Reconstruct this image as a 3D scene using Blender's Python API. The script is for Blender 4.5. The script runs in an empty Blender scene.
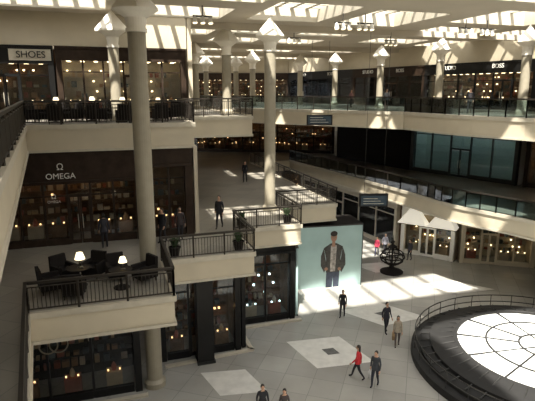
import bpy, bmesh, math, random
from mathutils import Vector, Matrix
random.seed(7)
sc=bpy.context.scene
sc.view_settings.view_transform='Standard'
sc.view_settings.exposure=.25
TH=math.radians(18); C,S=math.cos(TH),math.sin(TH)
def F(s,t): return (s*C-t*S, s*S+t*C)
L2=5.9; L3=11.7; CE=17.5

# ---------------- materials ----------------
def mat(name,col,rough=.6,metal=0,var=.12,scale=3,emit=None,es=0,spec=.5):
    m=bpy.data.materials.new(name); m.use_nodes=True
    nt=m.node_tree; b=nt.nodes['Principled BSDF']
    b.inputs['Roughness'].default_value=rough; b.inputs['Metallic'].default_value=metal
    b.inputs['Specular IOR Level'].default_value=spec
    tc=nt.nodes.new('ShaderNodeTexCoord'); n=nt.nodes.new('ShaderNodeTexNoise'); n.inputs['Scale'].default_value=scale
    n.inputs['Detail'].default_value=4
    r=nt.nodes.new('ShaderNodeValToRGB')
    r.color_ramp.elements[0].position=.3; r.color_ramp.elements[1].position=.7
    r.color_ramp.elements[0].color=(*[c*(1-var) for c in col],1)
    r.color_ramp.elements[1].color=(*[min(1,c*(1+var)) for c in col],1)
    nt.links.new(tc.outputs['Object'],n.inputs['Vector']); nt.links.new(n.outputs['Fac'],r.inputs['Fac'])
    nt.links.new(r.outputs['Color'],b.inputs['Base Color'])
    if emit:
        b.inputs['Emission Color'].default_value=(*emit,1); b.inputs['Emission Strength'].default_value=es
    return m
def tile(name,c1,c2,mortar,w,h,rough,rot=0,ms=.012):
    m=bpy.data.materials.new(name); m.use_nodes=True
    nt=m.node_tree; b=nt.nodes['Principled BSDF']; b.inputs['Roughness'].default_value=rough
    tc=nt.nodes.new('ShaderNodeTexCoord'); mp=nt.nodes.new('ShaderNodeMapping'); mp.inputs['Rotation'].default_value[2]=rot
    br=nt.nodes.new('ShaderNodeTexBrick'); br.offset=0
    br.inputs['Color1'].default_value=(*c1,1); br.inputs['Color2'].default_value=(*c2,1); br.inputs['Mortar'].default_value=(*mortar,1)
    br.inputs['Scale'].default_value=1; br.inputs['Mortar Size'].default_value=ms
    br.inputs['Brick Width'].default_value=w; br.inputs['Row Height'].default_value=h
    n=nt.nodes.new('ShaderNodeTexNoise'); n.inputs['Scale'].default_value=.35; n.inputs['Detail'].default_value=5
    mx=nt.nodes.new('ShaderNodeMix'); mx.data_type='RGBA'; mx.blend_type='MULTIPLY'; mx.inputs[0].default_value=.5
    nt.links.new(tc.outputs['Object'],mp.inputs['Vector']); nt.links.new(mp.outputs['Vector'],br.inputs['Vector'])
    nt.links.new(tc.outputs['Object'],n.inputs['Vector'])
    nt.links.new(br.outputs['Color'],mx.inputs[6]); nt.links.new(n.outputs['Fac'],mx.inputs[7])
    nt.links.new(mx.outputs[2],b.inputs['Base Color'])
    return m
def glass(name,col,fac):
    m=bpy.data.materials.new(name); m.use_nodes=True
    nt=m.node_tree; nt.nodes.remove(nt.nodes['Principled BSDF']); out=nt.nodes['Material Output']
    t=nt.nodes.new('ShaderNodeBsdfTransparent'); t.inputs[0].default_value=(*col,1)
    g=nt.nodes.new('ShaderNodeBsdfGlossy'); g.inputs['Roughness'].default_value=.04; g.inputs[0].default_value=(.9,.95,1,1)
    f=nt.nodes.new('ShaderNodeFresnel'); f.inputs[0].default_value=1.45
    a=nt.nodes.new('ShaderNodeMath'); a.operation='ADD'; a.inputs[1].default_value=fac; a.use_clamp=True
    x=nt.nodes.new('ShaderNodeMixShader')
    nt.links.new(f.outputs[0],a.inputs[0]); nt.links.new(a.outputs[0],x.inputs[0])
    nt.links.new(t.outputs[0],x.inputs[1]); nt.links.new(g.outputs[0],x.inputs[2]); nt.links.new(x.outputs[0],out.inputs[0])
    return m
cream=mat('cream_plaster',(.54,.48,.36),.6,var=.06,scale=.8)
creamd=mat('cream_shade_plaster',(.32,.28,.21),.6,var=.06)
ceilm=mat('ceiling_plaster',(.56,.50,.40),.8,var=.06,scale=.4)
wellm=mat('skylight_well_paint',(.52,.48,.39),.8,var=.04)
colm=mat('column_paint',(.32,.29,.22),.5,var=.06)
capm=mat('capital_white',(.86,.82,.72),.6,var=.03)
floorG=tile('ground_terrazzo',(.50,.49,.45),(.43,.42,.39),(.30,.30,.28),1.4,1.4,.22,rot=.3)
floorU=tile('upper_terrazzo',(.40,.37,.31),(.31,.29,.25),(.2,.2,.18),1.2,1.2,.3,rot=.3)
inlayW=mat('marble_white_inlay',(.66,.65,.61),.25,var=.1,scale=2)
inlayD=mat('granite_grey_inlay',(.13,.13,.125),.25,var=.2,scale=5)
black=mat('black_lacquer',(.010,.010,.010),.35,var=.1,spec=.25)
blackm=mat('black_matt',(.014,.012,.011),.8,spec=.15)
dwood=mat('dark_wood',(.032,.020,.013),.6,var=.3,spec=.2)
brown=mat('brown_interior',(.16,.09,.05),.7,var=.3,spec=.2)
steel=mat('dark_steel',(.05,.05,.048),.4,metal=.6)
railm=mat('bronze_rail',(.04,.034,.028),.4,metal=.5)
stone=mat('pale_stone',(.50,.46,.37),.5,var=.08)
white=mat('white_paint',(.82,.81,.76),.5,var=.03)
gl=glass('clear_glass',(.88,.9,.9),.0)
glt=glass('tinted_glass',(.6,.7,.7),.07)
warm=mat('warm_light_panel',(1,.8,.5),.5,emit=(1,.72,.38),es=5)
dim=mat('amber_display_light',(.8,.5,.2),.5,emit=(1,.6,.26),es=2.6)
mid=mat('window_display_light',(.9,.75,.5),.5,emit=(1,.75,.42),es=5)
warm2=mat('lamp_shade_glow',(1,.9,.7),.5,emit=(1,.82,.52),es=1.8)
coolp=mat('cool_light_panel',(.8,.95,1),.5,emit=(.75,.95,1),es=5)
canv=mat('canopy_fabric_glow',(.9,.88,.8),.6,emit=(1,.93,.78),es=.4)  # emission stands in for shop light on the fabric; canopies are no lamps
skin=mat('skin',(.5,.3,.2),.5,var=.04); hair=mat('hair_dark',(.02,.014,.01),.6)
lips=mat('lips',(.35,.1,.09),.5); eyem=mat('eye_dark',(.02,.02,.02),.3)
goods=[mat('goods_%d'%i,c,.6) for i,c in enumerate([(.3,.16,.08),(.42,.3,.17),(.06,.08,.09),(.28,.07,.04),(.45,.37,.27)])]
cream_in=mat('shop_interior_cream',(.42,.36,.26),.6)
leaf=mat('leaf_green',(.03,.07,.02),.6,var=.4,scale=20)

# ---------------- mesh builder ----------------
class M:
    def __init__(s): s.v=[];s.f=[];s.mi=[];s.ms=[]
    def m(s,mt):
        if mt not in s.ms: s.ms.append(mt)
        return s.ms.index(mt)
    def add(s,vs,fs,mt):
        o=len(s.v); s.v+= [tuple(p) for p in vs]; k=s.m(mt)
        for f in fs: s.f.append([o+i for i in f]); s.mi.append(k)
    def box(s,x0,x1,y0,y1,z0,z1,mt):
        s.add([(x0,y0,z0),(x1,y0,z0),(x1,y1,z0),(x0,y1,z0),(x0,y0,z1),(x1,y0,z1),(x1,y1,z1),(x0,y1,z1)],
          [(0,3,2,1),(4,5,6,7),(0,1,5,4),(1,2,6,5),(2,3,7,6),(3,0,4,7)],mt)
    def seg(s,p,q,z0,z1,th,mt,off=0,ext=0):
        d=Vector((q[0]-p[0],q[1]-p[1])); d.normalize(); n=Vector((-d.y,d.x))
        a=Vector(p[:2])-d*ext+n*off; b=Vector(q[:2])+d*ext+n*off; h=n*th/2
        c=[a-h,b-h,b+h,a+h]
        s.add([(k.x,k.y,z0) for k in c]+[(k.x,k.y,z1) for k in c],
          [(0,3,2,1),(4,5,6,7),(0,1,5,4),(1,2,6,5),(2,3,7,6),(3,0,4,7)],mt)
    def prism(s,poly,z0,z1,side,top,bot):
        n=len(poly)
        a=sum(poly[i][0]*poly[(i+1)%n][1]-poly[(i+1)%n][0]*poly[i][1] for i in range(n))
        if a<0: poly=poly[::-1]
        lo=[(x,y,z0) for x,y in poly]; hi=[(x,y,z1) for x,y in poly]
        s.add(lo+hi,[(i,(i+1)%n,n+(i+1)%n,n+i) for i in range(n)],side)
        from mathutils.geometry import tessellate_polygon
        tr=tessellate_polygon([[Vector((x,y,0)) for x,y in poly]])
        def cc(t):
            (x0,y0),(x1,y1),(x2,y2)=[poly[i] for i in t]
            return (x1-x0)*(y2-y0)-(x2-x0)*(y1-y0)>0
        tr=[t if cc(t) else t[::-1] for t in tr]
        s.add(hi,tr,top); s.add(lo,[t[::-1] for t in tr],bot)
    def cyl(s,p0,p1,r0,r1,mt,n=10,cap=True):
        p0=Vector(p0);p1=Vector(p1);d=(p1-p0).normalized()
        u=d.orthogonal().normalized(); w=d.cross(u)
        vs=[];
        for p,r in((p0,r0),(p1,r1)):
            for i in range(n):
                a=2*math.pi*i/n; vs.append(p+(u*math.cos(a)+w*math.sin(a))*r)
        fs=[(i,(i+1)%n,n+(i+1)%n,n+i) for i in range(n)]
        if cap: fs+=[tuple(range(n))[::-1],tuple(range(n,2*n))]
        s.add(vs,fs,mt)
    def lathe(s,prof,mt,n=24,c=(0,0,0),sx=1,sy=1):
        vs=[];fs=[]
        for r,z in prof:
            for i in range(n):
                a=2*math.pi*i/n; vs.append((c[0]+r*sx*math.cos(a),c[1]+r*sy*math.sin(a),c[2]+z))
        for j in range(len(prof)-1):
            for i in range(n): fs.append((j*n+i,j*n+(i+1)%n,(j+1)*n+(i+1)%n,(j+1)*n+i))
        s.add(vs,fs,mt)
    def ell(s,c,rx,ry,rz,mt,n=12,z0=-1,z1=1):
        k=8; prof=[]
        for j in range(k+1):
            z=z0+(z1-z0)*j/k; a=-math.pi/2+math.pi*(z+1)/2
            prof.append((math.cos(a)+1e-4,math.sin(a)))
        vs=[];fs=[]
        for r,z in prof:
            for i in range(n):
                a=2*math.pi*i/n; vs.append((c[0]+r*rx*math.cos(a),c[1]+r*ry*math.sin(a),c[2]+rz*z))
        for j in range(k):
            for i in range(n): fs.append((j*n+i,j*n+(i+1)%n,(j+1)*n+(i+1)%n,(j+1)*n+i))
        s.add(vs,fs,mt)
    def build(s,name,loc=(0,0,0),rz=0,smooth=False,parent=None,scale=1):
        me=bpy.data.meshes.new(name); me.from_pydata(s.v,[],s.f)
        for m_ in s.ms: me.materials.append(m_)
        me.polygons.foreach_set('material_index',s.mi)
        if smooth: me.polygons.foreach_set('use_smooth',[True]*len(s.f))
        me.update()
        o=bpy.data.objects.new(name,me); sc.collection.objects.link(o)
        o.location=loc; o.rotation_euler[2]=rz; o.scale=(scale,)*3
        if parent: o.parent=parent
        return o
def text(body,size,mt,parent,loc,rot,name='lettering'):
    cu=bpy.data.curves.new(name,'FONT'); cu.body=body; cu.size=size; cu.extrude=.02; cu.align_x='CENTER'; cu.align_y='CENTER'
    cu.materials.append(mt)
    o=bpy.data.objects.new(name,cu); sc.collection.objects.link(o); o.parent=parent; o.location=loc; o.rotation_euler=rot
    return o

# ---------------- floors ----------------
m=M(); m.prism([(-45,-15),(60,-15),(60,110),(-45,110)],-.3,0,floorG,floorG,floorG); m.build('floor')
def spline(pts,k=5):
    out=[]
    for i in range(len(pts)-1):
        p0=Vector(pts[max(i-1,0)]);p1=Vector(pts[i]);p2=Vector(pts[i+1]);p3=Vector(pts[min(i+2,len(pts)-1)])
        for j in range(k):
            t=j/k
            q=.5*((2*p1)+(p2-p0)*t+(2*p0-5*p1+4*p2-p3)*t*t+(3*p1-p0-3*p2+p3)*t**3)
            out.append((q.x,q.y))
    out.append(tuple(pts[-1])); return out
edge2L=[F(-2.85,17.4),F(2.05,17.4),F(2.05,21.4),F(6.3,21.4),F(6.3,25.3),F(10.2,25.3),F(10.2,29.5),F(14.4,29.5),F(14.4,50)]
edge2R=spline([(26,8),(21,17),(15.6,27.6),(12.2,32.3),(10.1,37.4),(2.4,54)])
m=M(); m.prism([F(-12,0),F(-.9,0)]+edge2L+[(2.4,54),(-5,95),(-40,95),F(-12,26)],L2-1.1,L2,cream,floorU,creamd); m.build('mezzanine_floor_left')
m=M(); m.prism(edge2R+[(-5,95),(55,95),(55,8)],L2-1.1,L2,cream,floorU,creamd); m.build('mezzanine_floor_right')
edge3L=[F(-.9,0),F(-3.4,25.2),F(4.3,25.2),F(4.3,30.5),F(8.9,30.5),F(8.9,48)]
far3=[F(8.9,48)]+[(10.1,37.4)]
edge3R=spline([(26,8),(21,17),(15.6,27.6),(12.2,32.3),(10.1,37.4)])
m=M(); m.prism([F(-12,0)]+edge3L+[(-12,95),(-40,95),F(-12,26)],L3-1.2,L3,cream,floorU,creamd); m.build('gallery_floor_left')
m=M(); m.prism(edge3R+[F(8.9,48),(-12,95),(55,95),(55,8)],L3-1.2,L3,cream,floorU,creamd); m.build('gallery_floor_right')
m=M(); m.prism([F(-12,-9),F(14,-9),F(14,-.6),F(-12,-.6)],L3-1.2,L3,cream,floorU,creamd); m.build('gallery_floor_near')

tn=0
def trim(pts,z,th):
    global tn; tn+=1
    m=M()
    for a,b in zip(pts[:-1],pts[1:]):
        m.seg(a,b,z-.16,z+.06,.16,stone,ext=.06); m.seg(a,b,z-th-.02,z-th+.1,.12,stone,ext=.04)
    m.build('trim_%d'%tn)
trim([F(-.9,0)]+edge2L,L2,1.1); trim(edge2R,L2,1.1); trim(edge3L,L3,1.2); trim(far3,L3,1.2); trim(edge3R,L3,1.2)
def railing(pts,z,gls=False,bal=.13):
    m=M(); z+=.06
    for a,b in zip(pts[:-1],pts[1:]):
        a=Vector(a);b=Vector(b);L=(b-a).length; d=(b-a)/L
        m.seg(a,b,z+1.01,z+1.10,.10,railm,ext=.04); 
        if not gls:
            m.seg(a,b,z+.10,z+.14,.05,railm); m.seg(a,b,z+.88,z+.91,.04,railm)
        n=max(1,round(L/1.5))
        for i in range(n+1):
            p=a+d*(L*i/n); m.box(p.x-.035,p.x+.035,p.y-.035,p.y+.035,z,z+1.03,railm)
        if gls: m.seg(a,b,z+.04,z+1.0,.015,glt)
        else:
            k=int(L/bal)
            for i in range(k):
                p=a+d*(L*(i+.5)/k); m.box(p.x-.01,p.x+.01,p.y-.01,p.y+.01,z+.12,z+.9,railm)
    return m.build('railing')
railing(edge2L[:],L2); railing([F(-1.5,6),F(-2.85,17.4)],L2)
railing(edge2R[4:],L2,True)
railing(edge3L[1:],L3); railing([F(-1.3,4),F(-3.4,25.2)],L3)
railing(far3,L3,True); railing(edge3R[4:],L3,True)

# ---------------- ceiling with skylight wells (s,t frame) ----------------
op=[(-5,8.5,-10,7),(11,24,2.5,12.6),(6.0,24,16.8,20.6),(2.5,7.8,21.6,24.8),(8.6,13.2,24.3,30.6),(14.5,19,25,31),(2,7,27,31),(-9,.5,25.6,29.6),  # openings sized to throw sun patches; first one, unseen, added for sky fill
    (9,13,34,38),(14.5,18.5,34,38),(21,27,23,28),(22,27,30,34.5),(28.5,34,30,35),(3,8,36,40),(9,13,41,45),(14.5,18.5,41,45),(22,27,38,42),(28.5,33,38,43),(7,13,49,54),(15,20,49,54),(22,27,48,53),(-2,6,50,56),(8,20,60,66),(22,30,60,66)]
ss=sorted({-32,60}|{a for o in op for a in o[:2]}); ts=sorted({-12,96}|{a for o in op for a in o[2:]})
m=M()
for i in range(len(ts)-1):
    run=None
    for j in range(len(ss)-1):
        cs=(ss[j]+ss[j+1])/2; ct=(ts[i]+ts[i+1])/2
        solid=not any(o[0]<cs<o[1] and o[2]<ct<o[3] for o in op)
        if solid: run=ss[j] if run is None else run
        if (not solid or j==len(ss)-2) and run is not None:
            e=ss[j+1] if solid else ss[j]
            m.prism([F(run,ts[i]),F(e,ts[i]),F(e,ts[i+1]),F(run,ts[i+1])],CE,CE+1.0,wellm,blackm,ceilm); run=None
m.build('ceiling')
m=M()
for k,o in enumerate(op[1:]):
    if k==0: continue
    st=2.4 if k==1 else 1.0
    s=o[0]+.9
    while s<o[1]-.3: m.seg(F(s,o[2]),F(s,o[3]),CE+.75,CE+.95,.22,wellm); s+=st
    if k==1: continue
    t=o[2]+1.1
    while t<o[3]-.3: m.seg(F(o[0],t),F(o[1],t),CE+.75,CE+.9,.18,wellm); t+=1.2
m.build('skylight_mullions')
m=M()
for t in (32.7,47,57,70): m.seg(F(-12,t),F(50,t),CE-.4,CE,.5,ceilm)
m.build('ceiling_beams')

# ---------------- columns ----------------
def column(x,y,zb,r=.3,cap=True):
    m=M()
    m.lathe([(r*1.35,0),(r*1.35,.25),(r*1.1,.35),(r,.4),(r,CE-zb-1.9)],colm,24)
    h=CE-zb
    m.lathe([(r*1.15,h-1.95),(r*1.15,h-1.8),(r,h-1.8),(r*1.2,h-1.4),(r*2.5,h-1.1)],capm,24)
    w=.88;z0=h-1.12;z1=h-1.0
    c=[(w,0),(0,w),(-w,0),(0,-w)]
    vs=[(a,b,z0) for a,b in c]+[(a,b,z1) for a,b in c]+[(0,0,h-.02)]
    m.add(vs,[(3,2,1,0),(0,1,5,4),(1,2,6,5),(2,3,7,6),(3,0,4,7),(4,5,8),(5,6,8),(6,7,8),(7,4,8)],capm)
    return m.build('column',(x,y,zb),rz=TH)
for a in [(-5.2,20.8,0,.36),(-8.3,28,L3,.28),(.15,30.8,L2,.34),(-2.7,34,L3),(13.7,41,L3),(10.5,48,L3),(7.6,58,L3),(3.8,60,L3),(-1.6,55,L3),(-3.8,62,L3),(-7.4,62,L3),(-6.3,45,L3),(17.0,34.0,L3)]:
    column(*a)

# ---------------- walls ----------------
def wall(name,p,q,z0,z1,th,mt): 
    m=M(); m.seg(p,q,z0,z1,th,mt); return m.build(name)
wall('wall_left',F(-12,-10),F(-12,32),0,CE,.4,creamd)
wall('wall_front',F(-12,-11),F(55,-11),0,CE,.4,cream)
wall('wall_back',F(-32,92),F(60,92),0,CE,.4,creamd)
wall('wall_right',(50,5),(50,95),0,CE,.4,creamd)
wall('wall_upper_left',F(-12,31.2),F(5,31.2),L3+4.03,CE,.3,cream)
wall('wall_return_upper',F(5.2,31.1),F(5.2,66),L3,CE,.25,cream)
wall('wall_return_middle',F(4.4,25.6),F(4.4,55),L2,L3-1.2,.2,cream)
wall('wall_return_lower',F(6.3,23.4),F(6.3,26.1),0,L2-1.1,.2,black)
R3=[(3,72),(10,60),(15.4,50.2),(21,40),(30,29)]
m=M()
for a,b in zip(R3[:-1],R3[1:]): m.seg(a,b,L3+4.02,CE,.3,cream,off=.1)
m.build('wall_upper_right')
wall('wall_upper_far',(-16,73),(3,72.4),L3+4.02,CE,.3,cream)
wall('wall_hoarding_black',(8,57),(13.5,47.3),L2,L3-1.2,.25,blackm)

# ---------------- storefronts ----------------
def storefront(name,p0,p1,z,H,hdr,frame,inner,bays,door=2,lit=dim,depth=2.2,shelf=True,pier=.3,sill=.35,litn=1,gm=gl):
    L=math.dist(p0,p1); rz=math.atan2(p1[1]-p0[1],p1[0]-p0[0]); m=M()
    H0=H-hdr
    m.box(0,L,-.12,.22,H0,H,frame); m.box(0,L,-.2,.1,H0-.06,H0+.08,frame); m.box(0,L,-.18,.1,H-.12,H,frame)
    m.box(0,pier,-.16,.3,0,H0,frame); m.box(L-pier,L,-.16,.3,0,H0,frame)
    w=(L-2*pier)/bays
    for i in range(1,bays): 
        x=pier+w*i; m.box(x-.05,x+.05,-.05,.12,0,H0,frame)
    for i in range(bays):
        x0=pier+w*i+.05;x1=x0+w-.1
        if i==door:
            xm=(x0+x1)/2
            m.box(x0,x1,-.03,.08,2.35,2.5,frame); m.box(x0,x1,.0,.02,2.5,H0,gm)
            for a,b in((x0,xm-.01),(xm+.01,x1)):
                m.box(a,a+.07,-.02,.06,0.02,2.35,frame); m.box(b-.07,b,-.02,.06,0.02,2.35,frame)
                m.box(a,b,-.02,.06,0.02,.2,frame); m.box(a+.07,b-.07,.01,.03,.2,2.3,gm)
            m.box(xm-.12,xm-.09,-.1,-.06,.8,1.5,stone); m.box(xm+.09,xm+.12,-.1,-.06,.8,1.5,stone)
        else:
            m.box(x0,x1,-.08,.14,0,sill,frame); m.box(x0,x1,.0,.02,sill,H0,gm)
            m.box(x0,x1,-.03,.08,H0-.7,H0-.64,frame)
    m.box(.05,L-.05,depth,depth+.1,0,H-.02,inner); m.box(.0,.1,.2,depth,0,H0,inner); m.box(L-.1,L,.2,depth,0,H0,inner)
    m.box(.1,L-.1,.22,depth,H0,H0+.1,inner)
    for k in range(litn):
        y=.6+k*.9
        x=.5
        while x<L-.6: m.box(x,x+.22,y,y+.2,H0-.05,H0-.01,lit); x+=.75
    if shelf:
        for zz in(.6,1.15,1.75,2.35):
            m.box(.3,L-.3,depth-.4,depth,zz,zz+.04,inner)
            x=.4
            while x<L-.6:
                g=random.uniform(.12,.32)
                if random.random()<.75: m.box(x,x+g,depth-.33,depth-.1,zz+.04,zz+.04+random.uniform(.12,.38),random.choice(goods))
                elif random.random()<.6: m.box(x,x+.1,depth-.3,depth-.2,zz+.36,zz+.45,lit)
                x+=g+random.uniform(.05,.2)
        for i in range(bays):
            if i==door: continue
            xc=pier+w*(i+.5); m.box(xc-.35,xc+.35,.35,.8,0,.9,random.choice(goods+[inner]))
            for dx in(-.28,.22): m.box(xc+dx,xc+dx+.07,.28,.34,1.0,1.07,lit); m.box(xc+dx+.03,xc+dx+.045,.3,.36,.9,1.0,steel)
            m.lathe([(.1,0),(.12,.2),(.07,.32),(.02,.4)],random.choice(goods),10,(xc,.55,.9))
    return m.build(name,(p0[0],p0[1],z),rz)
FR=(math.pi/2,0,0)
o=storefront('watch_store_front',F(-5.4,25.5),F(1.6,25.5),L2,4.6,1.5,dwood,brown,6,3,litn=2)
text('OMEGA',.38,white,o,(3.3,-.2,3.42),FR); text('\u03a9',.42,white,o,(3.3,-.2,3.86),FR,'emblem'); text('\u03a9',.3,white,o,(2.9,-.08,2.42),FR,'door_emblem'); text('OMEGA',.17,white,o,(2.9,-.08,2.18),FR,'door_lettering')
storefront('leather_store_front',F(1.75,25.5),F(4.2,25.5),L2,4.6,.9,dwood,brown,2,9,litn=1,pier=.4)
o=storefront('shoe_store_front',F(-9,31),F(-2.4,31),L3,4.0,.9,black,brown,4,2,lit=mid)
text('SHOES',.5,black,o,(5.5,-.24,3.5),FR)
m=M(); m.box(4.4,6.5,-.22,-.14,3.2,3.8,stone); m.box(4.35,6.55,-.24,-.13,3.8,3.86,black); m.build('sign_panel',parent=o)
storefront('boutique_front',F(-2.3,31),F(4.9,31),L3,4.0,.7,dwood,cream_in,6,3,litn=3,lit=mid)
storefront('jewelry_store_front',F(-5,21.2),F(0.9,21.2),0,4.8,.5,black,blackm,3,9)
storefront('perfume_store_front',F(1.95,23.4),F(6.1,23.4),0,4.8,.6,black,brown,3,1)
storefront('corner_store_front',F(6.5,26),F(10.1,26),0,4.8,.6,black,brown,2,9,lit=coolp)
storefront('fashion_store_front',(11.2,40.3),(14.8,37.9),0,4.8,1.2,white,cream_in,3,1,litn=3,lit=warm,depth=1.3)
storefront('shop_front',(15.2,37.7),(20.45,36.45),0,4.8,1.2,cream,cream_in,4,1,litn=3,lit=mid)
storefront('shop_front',(20.6,36.4),(27,35.5),0,4.8,1.2,cream,cream_in,4,1,litn=3,lit=mid)
storefront('shop_front',(4,56),(11,40.9),0,4.8,1.2,stone,brown,6,2,lit=mid)
storefront('glass_store_front',(13.6,47.2),(19.8,39.2),L2,4.6,.4,steel,white,5,2,lit=coolp,gm=glt,litn=3,shelf=False)
storefront('shop_front',(20.1,38.7),(27,32.3),L2,4.6,.9,dwood,brown,5,2,litn=2,lit=mid)
storefront('shop_front',(-12,63),(8,60),L2,4.6,.9,dwood,brown,9,4,litn=2)
storefront('shop_front',(-6,60),(4,58),0,4.8,1,dwood,brown,5,2)
for k,(a,b) in enumerate(zip(R3[:-1],R3[1:])):
    o=storefront('gallery_shop_front',a,b,L3,4.0,.9,(black,dwood,black,dwood)[k],brown,6,(1,3,4,2)[k],litn=2,lit=mid)
    L=math.dist(a,b)
    for fx,w_ in((.25,'STUDIO'),(.7,'BOSS')): text(w_,.5,white,o,(L*fx,-.2,3.6),FR)
storefront('gallery_shop_front',(-15,72.8),(3,72.2),L3,4.0,.9,dwood,brown,10,4,litn=2,lit=mid)
m=M(); m.box(-.4,.4,-.4,.4,0,L2-1.1,black); m.box(-.45,.45,-.45,.45,0,.15,steel); m.box(-.45,.45,-.45,.45,4.6,4.78,steel); m.build('black_pillar',(*F(4.1,22.8),0),TH)
m=M()
for cx in(-.2,.2): 
    for k in range(24):
        a=2*math.pi*k/24;b=a+2*math.pi/24
        m.cyl((cx+.36*math.cos(a),0,.36*math.sin(a)),(cx+.36*math.cos(b),0,.36*math.sin(b)),.03,.03,creamd,6)
o=m.build('round_wall_emblem',(*F(-2.6,20.95),2.9),TH)
m=M()
for a,b in((F(-4,20.6),F(1.0,20.6)),(F(2.2,22.7),F(6.6,23.0)),(F(6.6,23.0),F(6.6,25.5)),(F(6.6,25.5),F(10.3,25.5))): m.seg(a,b,0,.1,.22,stone,ext=.1)
m.build('trim_20')

def canopy(x,y,rz,w=2.6,h=1.3,d=1.1):
    m=M(); m.add([(-w/2,0,0),(w/2,0,0),(0,0,h),(-w/2,-d,-.1),(w/2,-d,-.1),(0,-d*.3,h)],[(0,1,2),(3,5,4),(0,2,5,3),(1,4,5,2)],canv)
    m.cyl((-w/2,-d,-.1),(w/2,-d,-.1),.03,.03,steel,6); m.cyl((-w/2,-d,-.1),(-w/2,0,-.2),.02,.02,steel,6); m.cyl((w/2,-d,-.1),(w/2,0,-.2),.02,.02,steel,6)
    m.build('peaked_canopy',(x,y,3.0),rz)
canopy(11.9,39.1,-.595,2.3,1.5,.9); canopy(13.8,37.8,-.595,2.3,1.5,.9)

# ---------------- hoarding with poster ----------------
pm=mat('poster_backdrop',(.36,.50,.49),.5,var=.12,scale=.5)
jac=mat('poster_jacket',(.045,.042,.038),.6,var=.4,scale=6); shirt=mat('poster_shirt',(.34,.31,.28),.6,var=.5,scale=5); jean=mat('poster_jeans',(.04,.05,.08),.6,var=.3,scale=6); psk=mat('poster_skin',(.30,.17,.11),.5)
ang=math.atan2(1.0,5.0); p0=(1.4,31.75)
m=M(); L=5.2
m.prism([(0,0),(L,0),(L,2.6),(0.2,2.6)],0,4.5,blackm,blackm,blackm)
m.box(0.03,L-.03,-.05,-.01,.1,4.45,pm); m.box(0,L,-.08,0,0,.1,white)
m.box(0,.06,-.06,0,.1,4.5,steel); m.box(L-.06,L,-.06,0,.1,4.5,steel); m.box(0,L,-.07,0,4.43,4.51,steel)
def P(pts,mt,y): m.add([(x,y,z) for x,z in pts],[tuple(range(len(pts)))],mt)
def E(cx,cz,a,b,mt,y): P([(cx+a*math.cos(t*.3927),cz+b*math.sin(t*.3927)) for t in range(16)],mt,y)
X=3.1
P([(X-.48,.1),(X+.45,.1),(X+.48,1.5),(X-.45,1.5)],jean,-.055)
P([(X-.03,.1),(X+.03,.1),(X+.02,.9)],pm,-.058)
P([(X-.48,1.2),(X+.48,1.2),(X+.52,2.2),(X+.66,3.0),(X+.22,3.25),(X-.2,3.25),(X-.66,2.95),(X-.5,2.2)],jac,-.06)
P([(X-.66,2.95),(X-.56,2.3),(X-.42,1.55),(X-.62,1.2),(X-.86,1.7),(X-.86,2.4)],jac,-.062)
P([(X+.66,3.0),(X+.58,2.3),(X+.4,1.5),(X+.62,1.15),(X+.9,1.7),(X+.86,2.4)],jac,-.062)
P([(X-.2,1.25),(X+.16,1.25),(X+.24,3.1),(X-.18,3.1)],shirt,-.066)
P([(X-.11,3.0),(X+.13,3.0),(X+.12,3.45),(X-.09,3.45)],psk,-.068)
E(X+.02,3.68,.22,.33,psk,-.07); E(X+.02,3.92,.25,.19,hair,-.072); E(X-.07,3.68,.03,.02,eyem,-.074); E(X+.11,3.68,.03,.02,eyem,-.074); E(X+.02,3.5,.08,.02,lips,-.074); P([(X+.02,3.68),(X+.05,3.58),(X-.01,3.58)],brown,-.074)
E(X-.48,1.45,.12,.12,psk,-.069); E(X+.46,1.4,.12,.12,psk,-.069)
m.build('billboard_hoarding',(p0[0],p0[1],0),ang)
m=M(); m.seg((1.75,28.0),(1.35,31.6),0,4.3,.12,pm); m.seg((1.75,28.0),(1.35,31.6),0,.12,.16,steel); m.seg((1.75,28.0),(1.35,31.6),4.25,4.35,.16,steel); m.build('hoarding_side_panel')

# ---------------- hanging displays ----------------
scrm=mat('screen_face',(.02,.025,.03),.2,emit=(.3,.5,.6),es=.04)
def hang(x,y,z,w,h,up,rz):
    m=M(); m.box(-w/2,w/2,-.12,.12,0,h,black); m.box(-w/2+.1,w/2-.1,-.14,-.12,.1,h-.1,scrm)
    for s in(-w/3,w/3): m.cyl((s,0,h),(s,0,up),.012,.012,steel,6)
    for i in range(3): m.box(-w/2+.25,w/2-.3-.2*i,-.15,-.14,.2+.17*i,.23+.17*i,stone)
    m.build('hanging_directory_sign',(x,y,z),rz)
hang(3.85,37.5,L3-.9,1.9,.75,6.0,.05)
hang(7.0,32.3,L2-.1,1.9,.85,11,.05)

# ---------------- ring fountain / glass oculus ----------------
dk=mat('oculus_dark_metal',(.022,.022,.022),.6,metal=.1,spec=.3); wg=mat('oculus_frosted_glass',(.80,.82,.80),.4,var=.05)
m=M()
m.lathe([(6.3,0),(6.3,.35),(5.9,.4),(5.9,.6),(5.4,.65),(5.4,.85),(4.2,1.05),(4.1,.95)],dk,64)
m.lathe([(4.12,.93),(3,1.02),(1.5,1.08),(.001,1.1)],wg,64)
def ringbar(r,z,w):
    m.lathe([(r-w,z),(r-w,z+.05),(r+w,z+.05),(r+w,z)],dk,64)
ringbar(2.7,1.03,.045);ringbar(1.2,1.08,.045);ringbar(4.15,.98,.09)
for k in range(12):
    a=2*math.pi*k/12+.15
    r0,r1=(.1,4.1) if k%3==0 else (1.2,4.1)
    m.cyl((r0*math.cos(a),r0*math.sin(a),1.12),(r1*math.cos(a),r1*math.sin(a),1.0),.045,.045,dk,6)
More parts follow.
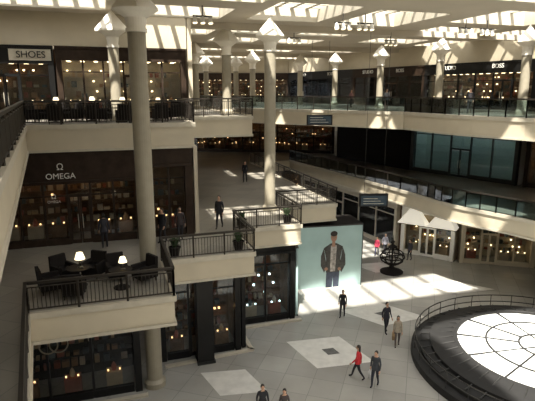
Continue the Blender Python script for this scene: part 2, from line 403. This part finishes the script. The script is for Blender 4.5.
for k in range(48):
    a=2*math.pi*k/48; m.cyl((4.3*math.cos(a),4.3*math.sin(a),1.08),(5.85*math.cos(a),5.85*math.sin(a),.65),.03,.03,steel,5)
for k in range(32):
    a=2*math.pi*k/32; m.cyl((6.15*math.cos(a),6.15*math.sin(a),.35),(6.15*math.cos(a),6.15*math.sin(a),1.15),.02,.02,steel,6)
for zz in(.75,1.15): m.lathe([(6.13,zz),(6.13,zz+.04),(6.17,zz+.04),(6.17,zz),(6.13,zz)],steel,64)
m.build('round_fountain_oculus',(13.6,22.3,0))

# floor inlays
m=M()
def q(c,a,b,rot,mt,z=.004):
    r=math.radians(rot); pts=[(-a,0),(0,-b),(a,0),(0,b)]
    P2=[(c[0]+x*math.cos(r)-y*math.sin(r),c[1]+x*math.sin(r)+y*math.cos(r),z) for x,y in pts]
    m.add(P2,[(0,1,2,3)],mt)
q((3.2,23.8),2.4,1.8,-25,inlayW); q((3.3,23.8),.5,.4,-25,inlayD,.008)
q((7.0,28.3),2.6,1.6,-10,inlayW); q((7,28.3),.5,.3,-10,inlayD,.008)
q((-1.6,21.0),1.8,1.2,-25,inlayW); q((13,32.6),2.6,1.2,-10,inlayW); q((8.5,36.5),2,1.2,-20,inlayW)
m.build('floor_inlay')

# ---------------- globe lantern ----------------
m=M()
m.lathe([(.85,0),(.85,.1),(.6,.2),(.3,.32),(.15,.45),(.28,.6)],blackm,20)
for k in range(8):
    a=math.pi*2*k/8; pr=None
    for j in range(11):
        u=j/10; r=.28+.62*math.sin(math.pi*min(1,u*1.08))**.8 if u<.93 else .2
        p=(r*math.cos(a),r*math.sin(a),.6+1.35*u)
        if pr: m.cyl(pr,p,.035,.035,blackm,6)
        pr=p
for u in(.25,.46,.7):
    r=.28+.62*math.sin(math.pi*u*1.08)**.8; z=.6+1.35*u; m.lathe([(r-.035,z-.035),(r+.035,z-.035),(r+.035,z+.035),(r-.035,z+.035),(r-.035,z-.035)],blackm,24)
m.lathe([(.3,1.93),(.34,2.0),(.12,2.15),(.1,2.3),(.16,2.38),(.05,2.5),(.01,2.9)],blackm,12); m.cyl((0,0,.6),(0,0,1.95),.07,.07,blackm,8)
m.build('iron_floor_lantern',(9.3,35.5,0))

# ---------------- furniture ----------------
def club(loc,rz):
    m=M(); l=dwood
    m.box(-.36,.36,-.34,.36,.16,.42,blackm); m.box(-.27,.27,-.36,.26,.42,.52,black)
    m.add([(-.36,.26,.16),(.36,.26,.16),(.36,.42,.16),(-.36,.42,.16),(-.33,.36,.98),(.33,.36,.98),(.33,.48,.98),(-.33,.48,.98)],[(0,3,2,1),(4,5,6,7),(0,1,5,4),(1,2,6,5),(2,3,7,6),(3,0,4,7)],blackm)
    for s in(-1,1):
        m.box(min(s*.27,s*.38),max(s*.27,s*.38),-.34,.34,.3,.66,blackm)
        for y in(-.3,.34): m.cyl((s*.31,y,0),(s*.31,y,.18),.02,.03,l,8)
    return m.build('armchair',loc,rz)
def table(loc):
    m=M(); m.lathe([(.001,0),(.3,.0),(.3,.04),(.05,.08),(.045,.68),(.12,.7),(.45,.71),(.45,.75),(.001,.75)],blackm,24); return m.build('cafe_table',loc)
def lamp(loc,s=1):
    m=M(); m.lathe([(.001,0),(.09,0),(.09,.03),(.02,.06),(.05,.16),(.02,.26),(.015,.34)],steel,16)
    m.lathe([(.17,.3),(.10,.52),(.001,.52)],warm2,20)
    m.build('table_lamp',loc,scale=s)
for (s,t,z,sc_) in((-1.3,19.6,L2,1.15),(.25,18.9,L2,.95),(-2.3,27.8,L3,1),(-.6,28.9,L3,1),(.9,27.2,L3,1),(2.8,28.2,L3,.9)):
    x,y=F(s,t); table((x,y,z)); lamp((x+.1,y,z+.752),sc_)
    if z==L3: angs=(.6,2.7,4.8)
    elif s<0: angs=(1.0,2.2,3.4,4.6)
    else: angs=(.5,1.7)
    for a in angs:
        a+=TH; club((x+math.cos(a)*1.0,y+math.sin(a)*1.0,z),a-math.pi/2)
def planter(loc,sz=1):
    m=M(); m.lathe([(.001,0),(.22,0),(.3,.5),(.33,.5),(.33,.55),(.27,.55),(.26,.48),(.001,.48)],blackm,18)
    for i in range(70):
        a=random.uniform(0,6.28); r=random.uniform(.05,.4); z=random.uniform(.6,1.15)
        b=Vector((r*math.cos(a),r*math.sin(a),z)); c0=Vector((.05*math.cos(a),.05*math.sin(a),.5))
        side=Vector((-math.sin(a),math.cos(a),0))*.06; mid_=(b+c0)/2+Vector((0,0,.12))
        m.add([c0,mid_-side,b,mid_+side],[(0,1,2,3)],leaf)
    m.build('potted_plant',loc,scale=sz)
for s,t,z in((2.7,22.0,L2),(5.7,22.0,L2),(6.9,25.9,L2),(9.6,25.9,L2)): planter((*F(s,t),z),.85)

def spots(x,y):
    m=M(); m.box(-.5,.5,-.06,.06,.35,.42,steel); m.cyl((0,0,.42),(0,0,.9),.03,.03,steel,6)
    for k in(-.4,0,.4):
        m.cyl((k,0,.36),(k,-.08,.05),.07,.14,white,12); m.cyl((k,-.081,.048),(k,-.084,.04),.12,.12,warm2,12)
    m.build('spotlight_cluster',(x,y,CE-.9),TH)
for x,y in((4.2,29.3),(9.3,39.5),(12,31.8),(-3.3,26.8),(1.9,37.5),(5.5,29.6),(13.5,32.3)): spots(x,y)
m=M()
for a in edge3R[8:-1:3]:
    m.cyl((a[0]+1.5,a[1]+.8,L3-1.24),(a[0]+1.5,a[1]+.8,L3-1.2),.14,.14,warm,10)
    m.cyl((a[0]+1.5,a[1]+.8,L2-1.14),(a[0]+1.5,a[1]+.8,L2-1.1),.14,.14,warm,10)
for s,t in((5.5,22.6),(7.5,28),(6.5,32)): m.cyl((*F(s,t),L2-1.14),(*F(s,t),L2-1.1),.14,.14,warm,10)
m.build('added_soffit_lights')  # glowing discs added to relieve dark slab undersides, not known fixtures

# ---------------- people ----------------
clothes={}
def cl(c):
    if c not in clothes: clothes[c]=mat('cloth_%d'%len(clothes),c,.8,var=.12,scale=8)
    return clothes[c]
def person(name,x,y,z,head,h=1.7,top=(.02,.02,.025),bot=(.02,.02,.03),stride=1,arm=0,fem=False,longh=False,bag=None):
    st=.2*stride
    V=[];R=[];Ed=[]
    def v(p,r,par=None):
        V.append(p);R.append(r if isinstance(r,tuple) else (r,r)); i=len(V)-1
        if par is not None: Ed.append((par,i))
        return i
    w=.9 if fem else 1
    pel=v((0,0,.96),(.15,.11)); sp=v((0,.0,1.13),(.125*w,.095),pel); ch=v((0,.01,1.32),(.16*w,.115),sp)
    nb=v((0,0,1.45),(.085,.07),ch); nk=v((0,.015,1.53),.05,nb)
    hands=[]
    for s in(-1,1):
        sh=v((s*.165*w,0,1.41),.062,ch)
        sw=-s*st*.7
        e=v((s*.225*w,sw*.4-.03,1.13),.046,sh)
        wy=sw+.07+arm*.16; wz=.89+abs(arm)*.16
        wr=v((s*.235*w,wy,wz),.03,e); hands.append((s,Vector((s*.235*w,wy,wz)),Vector((s*.225*w,sw*.4-.03,1.13))))
    for s in(-1,1):
        f=s*st
        hp=v((s*.085,0,.86),.098,pel); kn=v((s*.095,f*.55+.04,.49),.064,hp)
        if f>=0: an=v((s*.095,f*1.1,.09),.042,kn); toe=v((s*.105,f*1.1+.15,.045),.036,an)
        else: an=v((s*.095,f*1.35,.15),.042,kn); toe=v((s*.105,f*1.35+.13,.045),.036,an)
    me=bpy.data.meshes.new('tmp'); me.from_pydata(V,Ed,[]); o=bpy.data.objects.new('tmp',me); sc.collection.objects.link(o)
    md=o.modifiers.new('Skin','SKIN'); md.use_smooth_shade=True
    for i,r in enumerate(R): me.skin_vertices[0].data[i].radius=r
    me.skin_vertices[0].data[0].use_root=True
    sb=o.modifiers.new('S','SUBSURF'); sb.levels=1; sb.render_levels=1
    bpy.context.view_layer.update()
    ev=o.evaluated_get(bpy.context.evaluated_depsgraph_get()); em=ev.to_mesh()
    m=M()
    T=cl(top);B=cl(bot)
    vs=[tuple(a.co) for a in em.vertices]; base=len(m.v); m.v+=vs
    for p in em.polygons:
        c=p.center
        if c.z<.085: mt=blackm
        elif c.z>1.47 and abs(c.x)<.1: mt=skin
        elif abs(c.x)>.175 and c.z<1.42: mt=T
        elif c.z<.93: mt=B
        else: mt=T
        m.f.append([base+i for i in p.vertices]); m.mi.append(m.m(mt))
    ev.to_mesh_clear(); bpy.data.objects.remove(o)
    m.lathe([(.2,.84),(.195,.95),(.16,1.1)],T,14,sx=.95,sy=.72)
    hz=1.635; m.ell((0,.02,hz),.073,.092,.112,skin,14); m.ell((0,.05,hz-.055),.05,.06,.055,skin,10)
    m.ell((0,-.005,hz+.028),.083,.098,.103,hair,14,z0=-.3); m.ell((0,-.045,hz+.0),.078,.065,.095,hair,12)
    if longh: m.ell((0,-.06,hz-.1),.085,.05,.17,hair,12)
    m.add([(-.012,.108,hz-.03),(.012,.108,hz-.03),(0,.135,hz-.028),(0,.108,hz+.012)],[(0,1,2),(0,2,3),(1,3,2)],skin)
    for s in(-1,1):
        m.ell((s*.028,.104,hz+.002),.011,.006,.007,eyem,8); m.ell((s*.075,.01,hz-.01),.01,.02,.03,skin,8)
    m.ell((0,.106,hz-.058),.022,.006,.007,lips,8)
    for s,wr,el in hands:
        d=(wr-el).normalized(); side=Vector((0,1,0)); n=d.cross(side).normalized(); side=n.cross(d).normalized()
        m.cyl(wr-d*.02,wr+d*.035,.026,.034,skin,8); m.cyl(wr+d*.03,wr+d*.095,.036,.032,skin,8)
        for k,ln in enumerate((.075,.085,.08,.062)):
            a=wr+d*.085+side*(.027-.018*k); b=a+d*ln*.55+n*(-s*.004); c=b+d*ln*.4+n*(.02*(1 if n.x*s<0 else -1))
            m.cyl(a,b,.0095,.0085,skin,6); m.cyl(b,c,.0085,.007,skin,6)
        a=wr+d*.03+side*.028; b=a+d*.035+side*.03; m.cyl(a,b,.012,.01,skin,6); m.cyl(b,b+d*.03,.01,.008,skin,6)
    if bag:
        s,wr,el=hands[1]; bc=cl(bag); px,py,pz=wr
        m.box(px-.06,px+.06,py-.17,py+.17,pz-.5,pz-.17,bc)
        m.cyl((px,py-.1,pz-.17),(px,py,pz-.08),.008,.008,bc,5); m.cyl((px,py+.1,pz-.17),(px,py,pz-.08),.008,.008,bc,5)
    zmin=min(a[2] for a in m.v); m.v=[(a,b,c-zmin) for a,b,c in m.v]
    return m.build(name,(x,y,z),math.radians(head),smooth=True,scale=h/1.75)
DK=(.015,.015,.02)
person('shopper_man',4.5,27.9,0,160,1.75,DK,DK,.6)
person('shopper_woman',4.25,21.3,0,70,1.74,(.6,.03,.04),DK,1.3,fem=True,longh=True)
person('shopper_man',4.95,20.7,0,150,1.78,(.05,.055,.065),(.03,.035,.05),.7,bag=(.6,.6,.6))
person('shopper_man',6.65,25.9,0,200,1.85,(.03,.03,.04),DK,.6)
person('shopper_woman',6.9,24.4,0,170,1.74,(.42,.36,.28),(.12,.1,.09),.7,fem=True,longh=True,bag=(.3,.2,.1))
person('shopper_man',-.2,18.1,0,190,1.75,DK,DK,.5)
person('shopper_woman',.68,17.9,0,170,1.68,(.05,.04,.04),DK,.5,fem=True,longh=True)
person('shopper_woman',9.0,39.3,0,150,1.65,(.6,.06,.12),(.05,.05,.1),.6,fem=True,longh=True)
person('shopper_man',9.8,39.9,0,190,1.75,(.3,.3,.35),DK,.6)
person('shopper_man',11.4,38.2,0,120,1.75,(.05,.05,.06),DK,.4)
person('shopper_man',-5.2,23.9,L2,150,1.78,DK,DK,.5)
person('shopper_woman',-5.9,24.0,L2,120,1.7,(.03,.03,.03),DK,.3,fem=True)
person('shopper_man',-4.4,24.3,L2,200,1.75,(.04,.03,.03),DK,.6)
person('shopper_man',-2.64,26.6,L2,170,1.85,DK,DK,.9)
person('shopper_man',-7.8,23.0,L2,20,1.75,(.03,.03,.04),DK,.3)
person('shopper_man',-1.86,40.8,L2,170,1.75,DK,DK,.6)
person('shopper_woman',8.2,50,L3,200,1.68,(.2,.1,.1),DK,.5,fem=True)
person('shopper_man',14.5,36.5,L3,150,1.78,DK,DK,.5)
person('shopper_man',9.8,42,L3,180,1.76,(.2,.22,.25),DK,.5)

# ---------------- light ----------------
w=bpy.data.worlds.new('World'); sc.world=w; w.use_nodes=True
bg=w.node_tree.nodes['Background']; bg.inputs[0].default_value=(1,.98,.95,1); bg.inputs[1].default_value=2.8
sd=Vector((.079,.566,-1)).normalized()
l=bpy.data.lights.new('sun','SUN'); l.energy=13; l.angle=.025; l.color=(1,.94,.84)
o=bpy.data.objects.new('sun',l); sc.collection.objects.link(o); o.rotation_euler=sd.to_track_quat('-Z','Y').to_euler(); o.location=(0,0,30)

cam=bpy.data.cameras.new('camera'); cam.lens=36*500/535; cam.sensor_width=36; cam.clip_start=.05; cam.clip_end=500
o=bpy.data.objects.new('camera',cam); sc.collection.objects.link(o); o.location=(0,0,13.3); o.rotation_euler=(math.radians(77.6),0,0)
sc.camera=o
